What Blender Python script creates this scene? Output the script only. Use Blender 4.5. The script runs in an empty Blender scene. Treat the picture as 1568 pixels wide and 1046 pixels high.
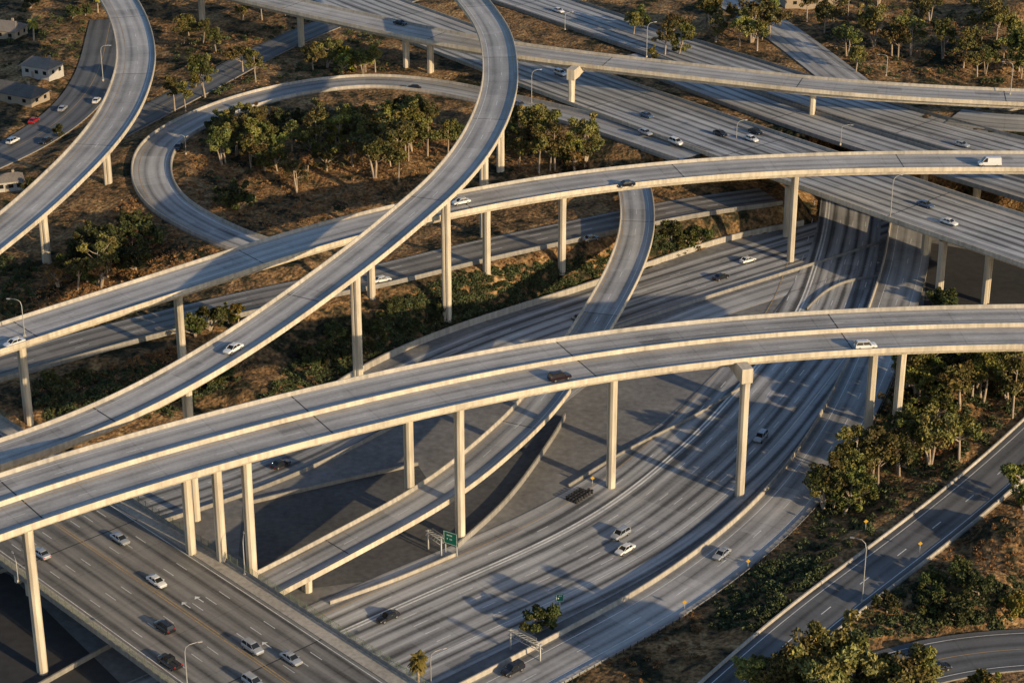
import bpy, math, random
import numpy as np
from mathutils import Vector
random.seed(7); rng=np.random.default_rng(11)
# ---------- camera model (used to survey world positions at known elevations)
F=3264.;CX=784.;CY=523.;TH=math.radians(25);H=230.
sT,cT=math.sin(TH),math.cos(TH)
def S(x,y,z=0.):
    u=(x-CX)/F;v=(y-CY)/F;t=(H-z)/(sT+v*cT)
    return Vector((u*t,(cT-v*sT)*t,z))
def proj(P):
    x,y,z=P[0],P[1],P[2]-H
    d=y*cT-z*sT; up=y*sT+z*cT
    return CX+F*x/d, CY-F*up/d
# ---------- materials
MATS={}
def newmat(n):
    m=bpy.data.materials.new(n);m.use_nodes=True;MATS[n]=m
    nt=m.node_tree;b=nt.nodes['Principled BSDF'];return m,nt,b
def N(nt,t,**k):
    n=nt.nodes.new(t)
    for a,v in k.items(): setattr(n,a,v)
    return n
def L(nt,a,b): nt.links.new(a,b)
def mth(nt,op,a,b=None,c=None):
    n=nt.nodes.new('ShaderNodeMath');n.operation=op
    for i,q in enumerate((a,b,c)):
        if q is None: continue
        if isinstance(q,(int,float)): n.inputs[i].default_value=q
        else: L(nt,q,n.inputs[i])
    return n.outputs[0]
def plain(n,col,rough=.7,metal=0,noise=0.,scale=1.):
    m,nt,b=newmat(n);b.inputs['Roughness'].default_value=rough;b.inputs['Metallic'].default_value=metal
    if noise>0:
        g=N(nt,'ShaderNodeNewGeometry');t=N(nt,'ShaderNodeTexNoise');t.inputs['Scale'].default_value=scale;t.inputs['Detail'].default_value=8
        L(nt,g.outputs['Position'],t.inputs['Vector'])
        t2=N(nt,'ShaderNodeTexNoise');t2.inputs['Scale'].default_value=scale*.13;t2.inputs['Detail'].default_value=5
        L(nt,g.outputs['Position'],t2.inputs['Vector'])
        a=mth(nt,'MULTIPLY',mth(nt,'ADD',t.outputs[0],t2.outputs[0]),.5)
        r=N(nt,'ShaderNodeMapRange');r.inputs[1].default_value=.35;r.inputs[2].default_value=.65;r.inputs[3].default_value=1-noise;r.inputs[4].default_value=1+noise
        L(nt,a,r.inputs[0])
        v=N(nt,'ShaderNodeVectorMath',operation='SCALE');v.inputs[0].default_value=col[:3];L(nt,r.outputs[0],v.inputs[3])
        L(nt,v.outputs[0],b.inputs['Base Color'])
    else: b.inputs['Base Color'].default_value=(*col[:3],1)
    return m
def roadmat(n,col,streak=.25,slab=.1,rough=.7,span=62.,off=20.):
    m,nt,b=newmat(n);b.inputs['Roughness'].default_value=rough
    b.inputs['Specular IOR Level'].default_value=.4
    uv=N(nt,'ShaderNodeUVMap');sp=N(nt,'ShaderNodeSeparateXYZ');L(nt,uv.outputs[0],sp.inputs[0])
    u,v=sp.outputs[0],sp.outputs[1]
    lane=mth(nt,'DIVIDE',u,3.6)
    c1=mth(nt,'COSINE',mth(nt,'MULTIPLY',lane,6.2832))
    c2=mth(nt,'COSINE',mth(nt,'MULTIPLY',lane,12.566))
    wear=mth(nt,'ADD',mth(nt,'MULTIPLY',c1,.75),mth(nt,'MULTIPLY',c2,-.3))
    def wn2(a,bb):
        c=N(nt,'ShaderNodeCombineXYZ');L(nt,a,c.inputs[0])
        if bb is not None: L(nt,bb,c.inputs[1])
        w=N(nt,'ShaderNodeTexWhiteNoise',noise_dimensions='2D');L(nt,c.outputs[0],w.inputs[0]);return w.outputs[0]
    cb=N(nt,'ShaderNodeCombineXYZ');L(nt,mth(nt,'MULTIPLY',u,.9),cb.inputs[0]);L(nt,mth(nt,'MULTIPLY',v,.02),cb.inputs[1])
    t1=N(nt,'ShaderNodeTexNoise');t1.inputs['Scale'].default_value=1;t1.inputs['Detail'].default_value=6;L(nt,cb.outputs[0],t1.inputs[0])
    wn=wn2(mth(nt,'FLOOR',lane),mth(nt,'FLOOR',mth(nt,'DIVIDE',v,23.)))
    wl=wn2(mth(nt,'FLOOR',mth(nt,'ADD',lane,.5)),None)
    ws=wn2(mth(nt,'FLOOR',mth(nt,'DIVIDE',mth(nt,'SUBTRACT',v,off),span)),None)
    patch=mth(nt,'GREATER_THAN',wn2(mth(nt,'FLOOR',lane),mth(nt,'FLOOR',mth(nt,'DIVIDE',v,7.3))),.955)
    g=N(nt,'ShaderNodeNewGeometry');t2=N(nt,'ShaderNodeTexNoise');t2.inputs['Scale'].default_value=.12;t2.inputs['Detail'].default_value=7;L(nt,g.outputs['Position'],t2.inputs[0])
    t3=N(nt,'ShaderNodeTexNoise');t3.inputs['Scale'].default_value=1.6;t3.inputs['Detail'].default_value=5;L(nt,g.outputs['Position'],t3.inputs[0])
    joint=mth(nt,'LESS_THAN',mth(nt,'FRACT',mth(nt,'DIVIDE',v,15.5)),.02)
    f=mth(nt,'ADD',1.,mth(nt,'MULTIPLY',wear,streak*.6))
    f=mth(nt,'ADD',f,mth(nt,'MULTIPLY',mth(nt,'SUBTRACT',t1.outputs[0],.5),streak*2.6))
    f=mth(nt,'ADD',f,mth(nt,'MULTIPLY',mth(nt,'SUBTRACT',wn,.5),slab*1.6))
    f=mth(nt,'ADD',f,mth(nt,'MULTIPLY',mth(nt,'SUBTRACT',wl,.5),slab*1.8))
    f=mth(nt,'ADD',f,mth(nt,'MULTIPLY',mth(nt,'SUBTRACT',ws,.5),.22))
    f=mth(nt,'ADD',f,mth(nt,'MULTIPLY',mth(nt,'SUBTRACT',t2.outputs[0],.5),.8))
    f=mth(nt,'ADD',f,mth(nt,'MULTIPLY',mth(nt,'SUBTRACT',t3.outputs[0],.5),.5))
    f=mth(nt,'SUBTRACT',f,mth(nt,'MULTIPLY',joint,.16))
    f=mth(nt,'SUBTRACT',f,mth(nt,'MULTIPLY',patch,.2))
    f=mth(nt,'MAXIMUM',f,.3)
    vm=N(nt,'ShaderNodeVectorMath',operation='SCALE');vm.inputs[0].default_value=col;L(nt,f,vm.inputs[3])
    L(nt,vm.outputs[0],b.inputs['Base Color']);return m
def concmat(n,col):
    m,nt,b=newmat(n);b.inputs['Roughness'].default_value=.85
    g=N(nt,'ShaderNodeNewGeometry');mp=N(nt,'ShaderNodeMapping');mp.inputs['Scale'].default_value=(1,1,.12);L(nt,g.outputs['Position'],mp.inputs[0])
    t=N(nt,'ShaderNodeTexNoise');t.inputs['Scale'].default_value=1.1;t.inputs['Detail'].default_value=8;L(nt,mp.outputs[0],t.inputs[0])
    t2=N(nt,'ShaderNodeTexNoise');t2.inputs['Scale'].default_value=.08;t2.inputs['Detail'].default_value=4;L(nt,g.outputs['Position'],t2.inputs[0])
    f=mth(nt,'ADD',mth(nt,'MULTIPLY',t.outputs[0],1.1),mth(nt,'ADD',mth(nt,'MULTIPLY',t2.outputs[0],.9),.02))
    vm=N(nt,'ShaderNodeVectorMath',operation='SCALE');vm.inputs[0].default_value=col;L(nt,f,vm.inputs[3])
    L(nt,vm.outputs[0],b.inputs['Base Color'])
roadmat('deck',(.365,.352,.33),.36,.10)
roadmat('freeway',(.27,.272,.27),1.0,.22)
roadmat('ramp',(.30,.298,.29),.5,.22)
roadmat('asphalt_mid',(.18,.170,.152),.7,.15)
roadmat('asphalt_old',(.11,.113,.115),.5,.12)
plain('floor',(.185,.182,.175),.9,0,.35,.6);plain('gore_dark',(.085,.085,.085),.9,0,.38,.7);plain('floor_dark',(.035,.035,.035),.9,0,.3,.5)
concmat('concrete',(.53,.465,.36)); concmat('barrier',(.39,.355,.30)); concmat('oldconc',(.25,.235,.21))
plain('white_paint',(.72,.72,.69),.6,0,.25,1.5); plain('yellow_paint',(.48,.31,.11),.6,0,.3,1.5)
plain('steel',(.35,.36,.37),.45,.7); plain('pole',(.40,.40,.38),.5,.3); plain('fence',(.10,.13,.09),.7)
plain('dark',(.03,.03,.03),.8); plain('rubber',(.015,.015,.015),.8); plain('glass',(.015,.018,.02),.08)
plain('sign_green',(.0,.14,.09),.5); plain('sign_yellow',(.65,.38,.03),.5); plain('lamp_glass',(.6,.6,.55),.3)
plain('head_light',(.7,.7,.68),.2); plain('tail_light',(.35,.01,.01),.3)
plain('stucco',(.45,.43,.39),.9,0,.1,1); plain('stucco_tan',(.33,.27,.2),.9,0,.1,1)
plain('shingle',(.11,.105,.10),.9,0,.3,2); plain('shingle_tan',(.20,.175,.15),.9,0,.25,2)
plain('bark',(.34,.27,.20),.9,0,.35,1.5)
for n,c in dict(white=(.72,.72,.70),silver=(.42,.44,.46),black=(.012,.012,.014),red=(.35,.01,.01),blue=(.10,.16,.26),darkred=(.022,.009,.009),grey=(.09,.10,.11)).items():
    m=plain('paint_'+n,c,.25,.3 if n in('silver','grey','blue') else 0); m.node_tree.nodes['Principled BSDF'].inputs['Coat Weight'].default_value=.6
def leafmat(n,mult=1.):
    m,nt,b=newmat(n);a=N(nt,'ShaderNodeAttribute',attribute_name='col');oi=N(nt,'ShaderNodeObjectInfo')
    hs=N(nt,'ShaderNodeHueSaturation');L(nt,a.outputs[0],hs.inputs['Color'])
    L(nt,mth(nt,'ADD',mth(nt,'MULTIPLY',oi.outputs['Random'],.05),.47),hs.inputs['Hue'])
    L(nt,mth(nt,'MULTIPLY',mth(nt,'ADD',mth(nt,'MULTIPLY',oi.outputs['Random'],.7),.65),mult),hs.inputs['Value'])
    L(nt,hs.outputs[0],b.inputs['Base Color']);b.inputs['Roughness'].default_value=.6
    b.inputs['Specular IOR Level'].default_value=.25
leafmat('leaves')
# ---------- mesh builder
class MB:
    def __init__(s): s.v=[];s.f=[];s.m=[];s.uv=[];s.slots=[];s.sm=[]
    def mi(s,n):
        if n not in s.slots: s.slots.append(n)
        return s.slots.index(n)
    def add(s,vs): b=len(s.v);s.v.extend([tuple(q) for q in vs]);return b
    def face(s,idx,mat,uv=None,sm=False):
        s.f.append(tuple(idx));s.m.append(s.mi(mat));s.uv.append(uv);s.sm.append(sm)
    def box(s,c,d,mat,rot=0.,top=None):
        cs,sn=math.cos(rot),math.sin(rot);vs=[]
        for z in(-1,1):
            k=1 if (top is None or z<0) else top
            for x,y in((-1,-1),(1,-1),(1,1),(-1,1)):
                X=x*d[0]/2*k;Y=y*d[1]/2*k;vs.append((c[0]+X*cs-Y*sn,c[1]+X*sn+Y*cs,c[2]+z*d[2]/2))
        b=s.add(vs)
        for q in((3,2,1,0),(4,5,6,7),(0,1,5,4),(1,2,6,5),(2,3,7,6),(3,0,4,7)): s.face([b+i for i in q],mat)
    def tube(s,pts,rad,mat,n=6):
        pr=None;pts=[Vector(p) for p in pts]
        for i,p in enumerate(pts):
            d=(pts[min(i+1,len(pts)-1)]-pts[max(i-1,0)]).normalized()
            a=d.cross(Vector((0,1,.01))if abs(d.y)<.9 else Vector((1,0,0))).normalized();c=d.cross(a)
            b=s.add([p+(a*math.cos(2*math.pi*k/n)+c*math.sin(2*math.pi*k/n))*rad[i] for k in range(n)])
            if pr is not None:
                for k in range(n): s.face((pr+k,pr+(k+1)%n,b+(k+1)%n,b+k),mat,sm=True)
            pr=b
        s.face([pr+k for k in range(n)],mat)
    def build(s,name,loc=None,rot=0.,link=True):
        me=bpy.data.meshes.new(name);me.from_pydata(s.v,[],s.f)
        for n in s.slots: me.materials.append(MATS[n])
        me.polygons.foreach_set('material_index',s.m);me.polygons.foreach_set('use_smooth',s.sm)
        ul=me.uv_layers.new(name='UVMap');fl=[]
        for f,u in zip(s.f,s.uv):
            for k in range(len(f)): fl.extend(u[k] if u else (0.,0.))
        ul.data.foreach_set('uv',fl);me.update()
        if not link: return me
        return put(name,me,loc or (0,0,0),rot)
def put(name,me,loc,rot=0.,sc=1.):
    o=bpy.data.objects.new(name,me);o.location=loc;o.rotation_euler=(0,0,rot)
    o.scale=(sc,)*3 if isinstance(sc,(int,float)) else sc
    bpy.context.scene.collection.objects.link(o);return o
# ---------- road paths
class Path: pass
def mkpath(pts,w,smooth=50,world=False):
    Q=[]
    for i,p in enumerate(pts):
        ww=p[3] if len(p)>3 else w
        q=p[:3] if world else S(*p[:3]); Q.append((q[0],q[1],q[2],ww))
    Q=np.array(Q,float);E=np.vstack([2*Q[0]-Q[1],Q,2*Q[-1]-Q[-2]]);out=[]
    for i in range(1,len(E)-2):
        a,b,c,d=E[i-1:i+3]
        for t in np.linspace(0,1,24,endpoint=False):
            out.append(.5*((2*b)+(-a+c)*t+(2*a-5*b+4*c-d)*t*t+(-a+3*b-3*c+d)*t**3))
    out.append(Q[-1]);O=np.array(out)
    def res(O,ds=2.):
        s=np.r_[0,np.cumsum(np.hypot(np.diff(O[:,0]),np.diff(O[:,1])))];n=int(s[-1]/ds)+1
        t=np.linspace(0,s[-1],n);return np.stack([np.interp(t,s,O[:,k]) for k in range(4)],1)
    O=res(O)
    for _ in range(smooth): O[1:-1]=(O[:-2]+2*O[1:-1]+O[2:])/4
    O=res(O);p=Path();p.P=O[:,:3];p.W=O[:,3]
    T=np.gradient(p.P[:,:2],axis=0);T/=np.linalg.norm(T,axis=1)[:,None];p.T=T;p.N=np.stack([-T[:,1],T[:,0]],1)
    p.s=np.r_[0,np.cumsum(np.hypot(np.diff(O[:,0]),np.diff(O[:,1])))]
    p.img=np.array([proj(q) for q in p.P]);return p
def at(p,s):
    P=[np.interp(s,p.s,p.P[:,k]) for k in range(3)];n=[np.interp(s,p.s,p.N[:,k]) for k in range(2)];return P,n
def strip(mb,p,o,s0,s1,w,mat,dz=.03):
    n=max(1,int((s1-s0)/3));pr=None
    for t in np.linspace(s0,s1,n+1):
        P,nn=at(p,t);b=mb.add([(P[0]+nn[0]*(o+w/2),P[1]+nn[1]*(o+w/2),P[2]+dz),(P[0]+nn[0]*(o-w/2),P[1]+nn[1]*(o-w/2),P[2]+dz)])
        if pr is not None: mb.face((pr,pr+1,b+1,b),mat)
        pr=b
def dashes(mb,p,o,mat='white_paint',on=3.6,gap=11.,w=.15,s0=0,s1=None):
    s=s0;e=s1 or p.s[-1]
    while s+on<e: strip(mb,p,o,s,s+on,w,mat);s+=on+gap
def sweep(mb,p,prof,mats,lane0=0.,i0=0,i1=None,closed=True):
    pr=None;i1=i1 or len(p.P);k=None
    for i in range(i0,i1):
        pf=prof(p.W[i]/2);k=len(pf);P=p.P[i];n=p.N[i]
        b=mb.add([(P[0]+n[0]*o,P[1]+n[1]*o,P[2]+z) for o,z in pf])
        if pr is not None:
            for j in range(k if closed else k-1):
                q=(j+1)%k
                mb.face((pr+j,pr+q,b+q,b+j),mats[j],[(pf[j][0]-lane0,p.s[i-1]),(pf[q][0]-lane0,p.s[i-1]),(pf[q][0]-lane0,p.s[i]),(pf[j][0]-lane0,p.s[i])])
        pr=b
def elev_prof(depth=2.0,par=.85):
    return lambda h:[(h,-.35),(h,par),(h-.22,par),(h-.4,0),(-h+.4,0),(-h+.22,par),(-h,par),(-h,-.35),(-h+1.5,-.6),(-h+2.3,-depth),(h-2.3,-depth),(h-1.5,-.6)]
def jersey(mb,p,o,h=.85,mat='barrier',i0=0,i1=None,t=.3):
    fo=o if callable(o) else (lambda hw:o)
    sweep(mb,p,lambda hw:[(fo(hw)+t,0),(fo(hw)+t/2,h),(fo(hw)-t/2,h),(fo(hw)-t,0)],[mat]*4,0,i0,i1)
A={}
A['R1']=mkpath([(-120,818,34.5),(0,774,34.5),(200,711,35),(400,656,35),(600,607,34.7),(740,577,34),(880,551,32.8),(1000,534,32),(1200,514,31.3),(1400,504,31),(1568,500,31),(1700,500,31)],21.5,120)
A['R2']=mkpath([(640,-75,33),(690,-30,34),(726,5,35),(757,52,36),(766,100,37.5),(764,140,38.5),(749,186,39),(722,234,39),(680,284,39),(630,328,39),(565,383,38.5),(500,432,37.5),(430,483,36.5),(360,530,35.5),(280,578,34.5),(200,620,33.5),(120,655,32.5),(40,684,31.5),(-60,716,30.5)],10.4,30)
A['R3']=mkpath([(-80,545,26.5),(0,519,26.5),(100,487,26.8),(200,455,27),(300,423,27.3),(400,390,27.8),(500,360,28),(600,334,28.3),(700,312,28.5),(830,288,28.7),(960,271,28.7),(1100,258,28.5),(1250,251,28.3),(1400,248,28),(1568,248,28),(1700,250,28)],13.2,80)
A['R4']=mkpath([(120,-60,27),(162,-25,27.5),(190,15,28),(206,60,28),(207,105,28),(186,165,27.5),(146,222,27),(90,280,26),(30,334,25),(-60,405,24)],12.2,22)
A['R7']=mkpath([(200,-50,25),(300,-25,25.5),(440,8,25.5),(600,43,25.5),(735,70,25.5),(900,93,25.5),(1080,113,25.5),(1250,132,25.5),(1400,143,25.5),(1568,151,25.5),(1700,156,25.5)],13,80)
A['R5']=mkpath([(420,-45,12.5),(560,10,12.8),(700,62,13),(800,100,13.5),(900,137,14.5),(1000,172,15.5),(1100,208,16.5),(1200,243,17.5),(1300,277,17.5),(1450,330,17.5),(1568,368,17.5),(1700,415,17.5)],29,80)
A['R8']=mkpath([(600,-60,13),(700,-35,13),(855,15,14),(1000,65,14.5),(1100,97,15),(1200,130,15.5),(1300,163,16.5),(1400,193,17.5),(1480,215,17.5),(1568,238,17.5),(1700,272,17.5)],24,80)
A['R18']=mkpath([(960,85,13.9),(1060,124,14.7),(1150,158,15.7),(1260,196,16.6),(1400,240,17),(1568,290,17),(1700,330,17)],16,60)
A['LOOP']=mkpath([(1060,240,16.2),(960,206,15.2),(880,181,14.3),(800,162,13.6),(720,144,13.2),(640,130,13),(560,125,13),(460,136,13),(370,158,13),(290,191,13),(243,224,13),(231,264,12.8),(250,306,12.5),(296,338,12),(360,368,11),(440,394,10)],12,18)
A['R9']=mkpath([(-60,580,6),(60,545,6.5),(200,506,7),(330,474,8),(450,447,8.5),(585,422,9),(700,392,9),(800,370,9),(905,348,8.5),(1050,318,7),(1180,300,6)],14,60)
A['M0']=mkpath([(-75,312,.06,40),(-21,359.5,.06,38),(20,396,.06,36),(45,432,.06,33),(62,465,.06,30),(80,505,.06,25),(90,540,.06,20),(98,575,.06,18),(106,625,.06,18)],34,40,True)
A['M1']=mkpath([(-180,350,0),(-130,378,0),(-79,412,0),(-53,433,0),(-14,480,0),(25,514,0),(64,543,0),(90,562,0),(125,590,0)],23,60,True)
A['M2']=mkpath([(1330,395,.03),(1200,440,.03),(1090,475,.03),(970,525,.03),(900,565,.03),(820,625,.03)],9,30)
A['R11']=mkpath([(915,195,10.5),(938,230,10.5),(962,265,11),(974,300,11.5),(976,350,11.5),(962,400,11),(938,450,11),(905,505,10.8),(865,565,10.5),(822,625,10),(765,680,9.5),(695,738,9),(620,785,8),(550,822,7),(480,860,6),(420,890,5.4),(360,922,5)],9.6,25)
A['R12']=mkpath([(1400,310,1.),(1393,360,1.),(1385,410,1.),(1370,460,1.),(1350,520,1.),(1320,590,1.),(1290,650,1.),(1245,720,1.),(1190,785,1.),(1110,855,1.),(1010,925,1.),(900,985,1.),(780,1050,1.),(660,1110,1)],12.5,30)
A['R13']=mkpath([(-144,439,8),(-76,366,8),(-41,328,8),(-7,291,8)],34,5,True)
A['R14']=mkpath([(1660,600,6),(1568,688,5),(1480,765,4),(1370,852,4),(1290,912,4),(1200,985,4),(1100,1075,4)],12.5,30)
A['R15']=mkpath([(1180,1110,2),(1300,1050,2),(1440,1006,2),(1568,992,2),(1700,990,2)],14,30)
A['R16']=mkpath([(1020,-50,16),(1110,-5,16),(1180,38,16),(1240,82,15.6),(1300,128,15.2)],15,20)
A['R17']=mkpath([(1460,178,17.6),(1520,186,18),(1600,190,18),(1720,195,18)],15,10)
A['ST']=mkpath([(-60,265,7.5),(40,218,8),(110,168,8.5),(150,110,9),(170,30,10)],15,20)
A['FR']=mkpath([(150,215,10),(230,172,11),(320,125,11.5),(420,72,12),(520,30,12),(640,-10,12)],12,20)
# ---------- terrain
PAVE=[S(x,y) for x,y in [(-60,830),(200,765),(450,640),(560,565),(690,508),(900,440),(1100,372),(1300,330),(1460,345),(1640,400),(1640,470),(1410,500),(1350,600),(1260,740),(1110,880),(850,1010),(640,1110),(-60,1110)]]
PAV=np.array([(p.x,p.y) for p in PAVE])
def inpoly(X,Y,poly):
    ins=np.zeros(X.shape,bool);n=len(poly)
    for i in range(n):
        x1,y1=poly[i];x2,y2=poly[(i+1)%n]
        c=((y1>Y)!=(y2>Y))&(X<(x2-x1)*(Y-y1)/((y2-y1)+1e-9)+x1);ins^=c
    return ins
samp=[]
for k,lo,hi in [('R5',-999,1060),('R8',-999,1330),('R18',-999,1250),('LOOP',-999,1000),('R9',-999,9999),('M0',-999,9999),('M1',-999,9999),('R12',-999,9999),('R14',-999,9999),('R15',-999,9999),('R16',-999,9999),('R17',-999,9999),('ST',-999,9999),('FR',-999,9999)]:
    p=A[k]
    for i in range(0,len(p.P),2):
        if lo<=p.img[i,0]<=hi: samp.append((*p.P[i],p.W[i]/2))
nroad=len(samp)
ALLR=np.array([(*p.P[i,:2],p.W[i]/2) for k,p in A.items() if k not in('R2','R4') for i in range(0,len(p.P),2)])
for i in range(len(PAV)):
    a,b=PAV[i],PAV[(i+1)%len(PAV)];n=int(np.hypot(*(b-a))/5)+1
    for t in np.linspace(0,1,n,endpoint=False): q=a+(b-a)*t;samp.append((q[0],q[1],0,0))
for x,y,z in [(450,230,13.5),(600,250,12.5),(520,200,14),(400,200,13.5),(60,120,10),(20,300,8),(100,420,7),(200,380,9),(150,580,5),(350,530,5.5),(400,590,4),(600,470,7),(550,50,12),(350,60,12),(100,20,10),(1100,20,16),(1300,40,18),(1500,60,19),(1400,120,15),(1568,0,24),(1250,60,16),(1450,600,7),(1560,560,10),(1500,700,6),(1540,800,9),(1500,880,8),(1400,800,4),(1360,700,4),(1080,960,1.5),(1000,1035,1.5),(1200,870,2),(1350,960,3),(50,1000,0),(0,900,0),(1000,-200,20),(300,-150,13),(1700,-100,30),(1800,500,8),(1800,800,12),(-100,100,9)]:
    q=S(x,y,z);samp.append((q.x,q.y,z,3))
SM=np.array(samp)
def terr(X,Y):
    X=np.asarray(X,float).ravel();Y=np.asarray(Y,float).ravel();Z=np.zeros(len(X));D=np.zeros(len(X))
    for a in range(0,len(X),4000):
        x=X[a:a+4000,None];y=Y[a:a+4000,None]
        d=np.hypot(x-SM[None,:,0],y-SM[None,:,1])-SM[None,:,3];dd=np.maximum(d,.4)
        w=dd**-2.6;z=(w*SM[None,:,2]).sum(1)/w.sum(1)
        dr=d[:,:nroad];near=dr<2.2
        zr=np.where(near,SM[None,:nroad,2],1e9).min(1)
        mn=dr.min(1);z=np.where(mn<2.2,zr-.3,z);Z[a:a+4000]=z;D[a:a+4000]=mn
    ip=inpoly(X,Y,PAV);Z=np.where(ip,np.minimum(Z,-.3),Z);D=np.where(ip,0,D)
    nz=.5*np.sin(X*.31+1.3*np.sin(Y*.17))*np.sin(Y*.27+np.sin(X*.21))+.35*np.sin(X*.83+Y*.5)*np.sin(Y*.71-X*.2)
    Z=Z+nz*np.clip((D-3)/6,0,1);return Z
def gz(x,y): return float(terr([x],[y])[0])
def G(x,y):
    z=8.
    for _ in range(6):
        p=S(x,y,z);z=.5*z+.5*gz(p.x,p.y)
    p=S(x,y,z);p.z=gz(p.x,p.y);return p
xs=np.r_[-4000,-2500,-1500,-900,-600,-400,-300,np.arange(-240,260,2.2),300,400,600,900,1500,2500,4000]
ys=np.r_[-600,-200,0,120,200,250,280,np.arange(300,800,2.2),830,880,950,1100,1400,2000,3000,5000,8000]
XX,YY=np.meshgrid(xs,ys);ZZ=terr(XX,YY);V=np.stack([XX.ravel(),YY.ravel(),ZZ],1);nx,ny=len(xs),len(ys)
I=(np.arange(ny-1)[:,None]*nx+np.arange(nx-1)[None,:]).ravel();FQ=np.stack([I,I+1,I+nx+1,I+nx],1)
me=bpy.data.meshes.new('ground');me.from_pydata(V.tolist(),[],FQ.tolist());me.polygons.foreach_set('use_smooth',[True]*len(FQ))
m,nt,b=newmat('ground');b.inputs['Roughness'].default_value=.95;b.inputs['Specular IOR Level'].default_value=.1
g=N(nt,'ShaderNodeNewGeometry')
def nz(sc,det=6,dist=0.):
    t=N(nt,'ShaderNodeTexNoise');t.inputs['Scale'].default_value=sc;t.inputs['Detail'].default_value=det;t.inputs['Distortion'].default_value=dist;L(nt,g.outputs['Position'],t.inputs[0]);return t.outputs[0]
mixn=mth(nt,'ADD',mth(nt,'MULTIPLY',nz(.06,8,1.),.6),mth(nt,'MULTIPLY',nz(.35,8,.5),.4))
r=N(nt,'ShaderNodeValToRGB');L(nt,mixn,r.inputs[0])
e=r.color_ramp.elements;e[0].position=.40;e[0].color=(.025,.028,.014,1);e[1].position=.60;e[1].color=(.36,.235,.11,1)
q=e.new(.445);q.color=(.065,.052,.03,1);q=e.new(.48);q.color=(.16,.105,.05,1);q=e.new(.54);q.color=(.27,.155,.07,1)
mr=N(nt,'ShaderNodeMapRange');mr.inputs[1].default_value=.35;mr.inputs[2].default_value=.65;mr.inputs[3].default_value=.45;mr.inputs[4].default_value=1.5;L(nt,nz(1.1,8),mr.inputs[0])
vm=N(nt,'ShaderNodeVectorMath',operation='SCALE');L(nt,r.outputs[0],vm.inputs[0]);L(nt,mr.outputs[0],vm.inputs[3]);L(nt,vm.outputs[0],b.inputs['Base Color'])
bp=N(nt,'ShaderNodeBump');bp.inputs['Strength'].default_value=.9;bp.inputs['Distance'].default_value=.9;L(nt,nz(1.,8),bp.inputs['Height']);L(nt,bp.outputs[0],b.inputs['Normal'])
me.materials.append(m);put('ground',me,(0,0,0))
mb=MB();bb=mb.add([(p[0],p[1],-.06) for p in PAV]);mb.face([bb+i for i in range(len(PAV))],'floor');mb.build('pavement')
def poly(mb,pts,z,mat):
    Q=[S(x,y,z) for x,y in pts];b=mb.add(Q);mb.face([b+i for i in range(len(Q))],mat)
mb=MB()
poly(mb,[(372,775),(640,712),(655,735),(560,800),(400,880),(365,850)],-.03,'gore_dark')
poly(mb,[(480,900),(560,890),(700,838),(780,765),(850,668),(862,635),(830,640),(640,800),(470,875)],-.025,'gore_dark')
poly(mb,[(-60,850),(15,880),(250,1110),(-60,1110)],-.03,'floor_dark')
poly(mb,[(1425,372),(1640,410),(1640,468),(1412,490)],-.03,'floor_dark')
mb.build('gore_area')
# ---------- columns and decks
def nearest(p,x,y=None):
    c=np.abs(p.img[:,0]-x)+(0.35*np.abs(p.img[:,1]-y) if y is not None else 0);return int(np.argmin(c))
def column(mb,x,y,ztop,ang,w=2.3,d=1.7,mat='concrete'):
    zb=gz(x,y)-.5;pr=None;cs,sn=math.cos(ang),math.sin(ang)
    for z,k in((zb,1),(ztop-4.5,1),(ztop-1.2,1.1),(ztop,1.25)):
        a,c=w/2*k,d/2*(1+(k-1)*.3);gr=.2;gx=.16
        pts=[(a,-c*.5),(a,c*.5),(a*.6,c),(a*gr,c),(a*gr*.7,c-gx),(-a*gr*.7,c-gx),(-a*gr,c),(-a*.6,c),(-a,c*.5),(-a,-c*.5),(-a*.6,-c),(-a*gr,-c),(-a*gr*.7,-c+gx),(a*gr*.7,-c+gx),(a*gr,-c),(a*.6,-c)]
        b=mb.add([(x+u*cs-v*sn,y+u*sn+v*cs,z) for u,v in pts]);n=len(pts)
        if pr is not None:
            for k2 in range(n): mb.face((pr+k2,pr+(k2+1)%n,b+(k2+1)%n,b+k2),mat)
        pr=b
def cols(mb,p,lst,depth=2.,w=2.3,d=1.7):
    for c in lst:
        i=nearest(p,c[0],c[1]);o=c[2] if len(c)>2 else 0;P=p.P[i];n=p.N[i]
        column(mb,P[0]+n[0]*o,P[1]+n[1]*o,P[2]-depth+.05,math.atan2(n[1],n[0]),w,d)
def outrigger(mb,p,x,y,off,depth=2.,span=None):
    i=nearest(p,x,y);P=p.P[i];n=p.N[i];ang=math.atan2(n[1],n[0])
    hw=p.W[i]/2;sg=1 if off>0 else -1;o2=off+sg*1.2;o1=-sg*(hw-2.6) if span is None else span
    T=p.T[i];pr=None
    for o,zt,zb in((o1,-.7,-depth-.6),(sg*(hw-1),-.62,-depth-.9),(sg*(hw+.4),.1,-depth-1.3),(o2,.1,-depth-1.3)):
        b=mb.add([(P[0]+n[0]*o+T[0]*s*1.25,P[1]+n[1]*o+T[1]*s*1.25,P[2]+zz) for s,zz in((-1,zb),(1,zb),(1,zt),(-1,zt))])
        if pr is not None:
            for k in range(4): mb.face((pr+k,pr+(k+1)%4,b+(k+1)%4,b+k),'concrete')
        else: mb.face((b,b+1,b+2,b+3),'concrete')
        pr=b
    mb.face((pr,pr+1,pr+2,pr+3),'concrete')
    column(mb,P[0]+n[0]*off,P[1]+n[1]*off,P[2]-depth-1.2,ang)
EM=['concrete','concrete','barrier','deck','barrier','concrete','concrete','concrete','concrete','concrete','concrete','concrete']
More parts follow.
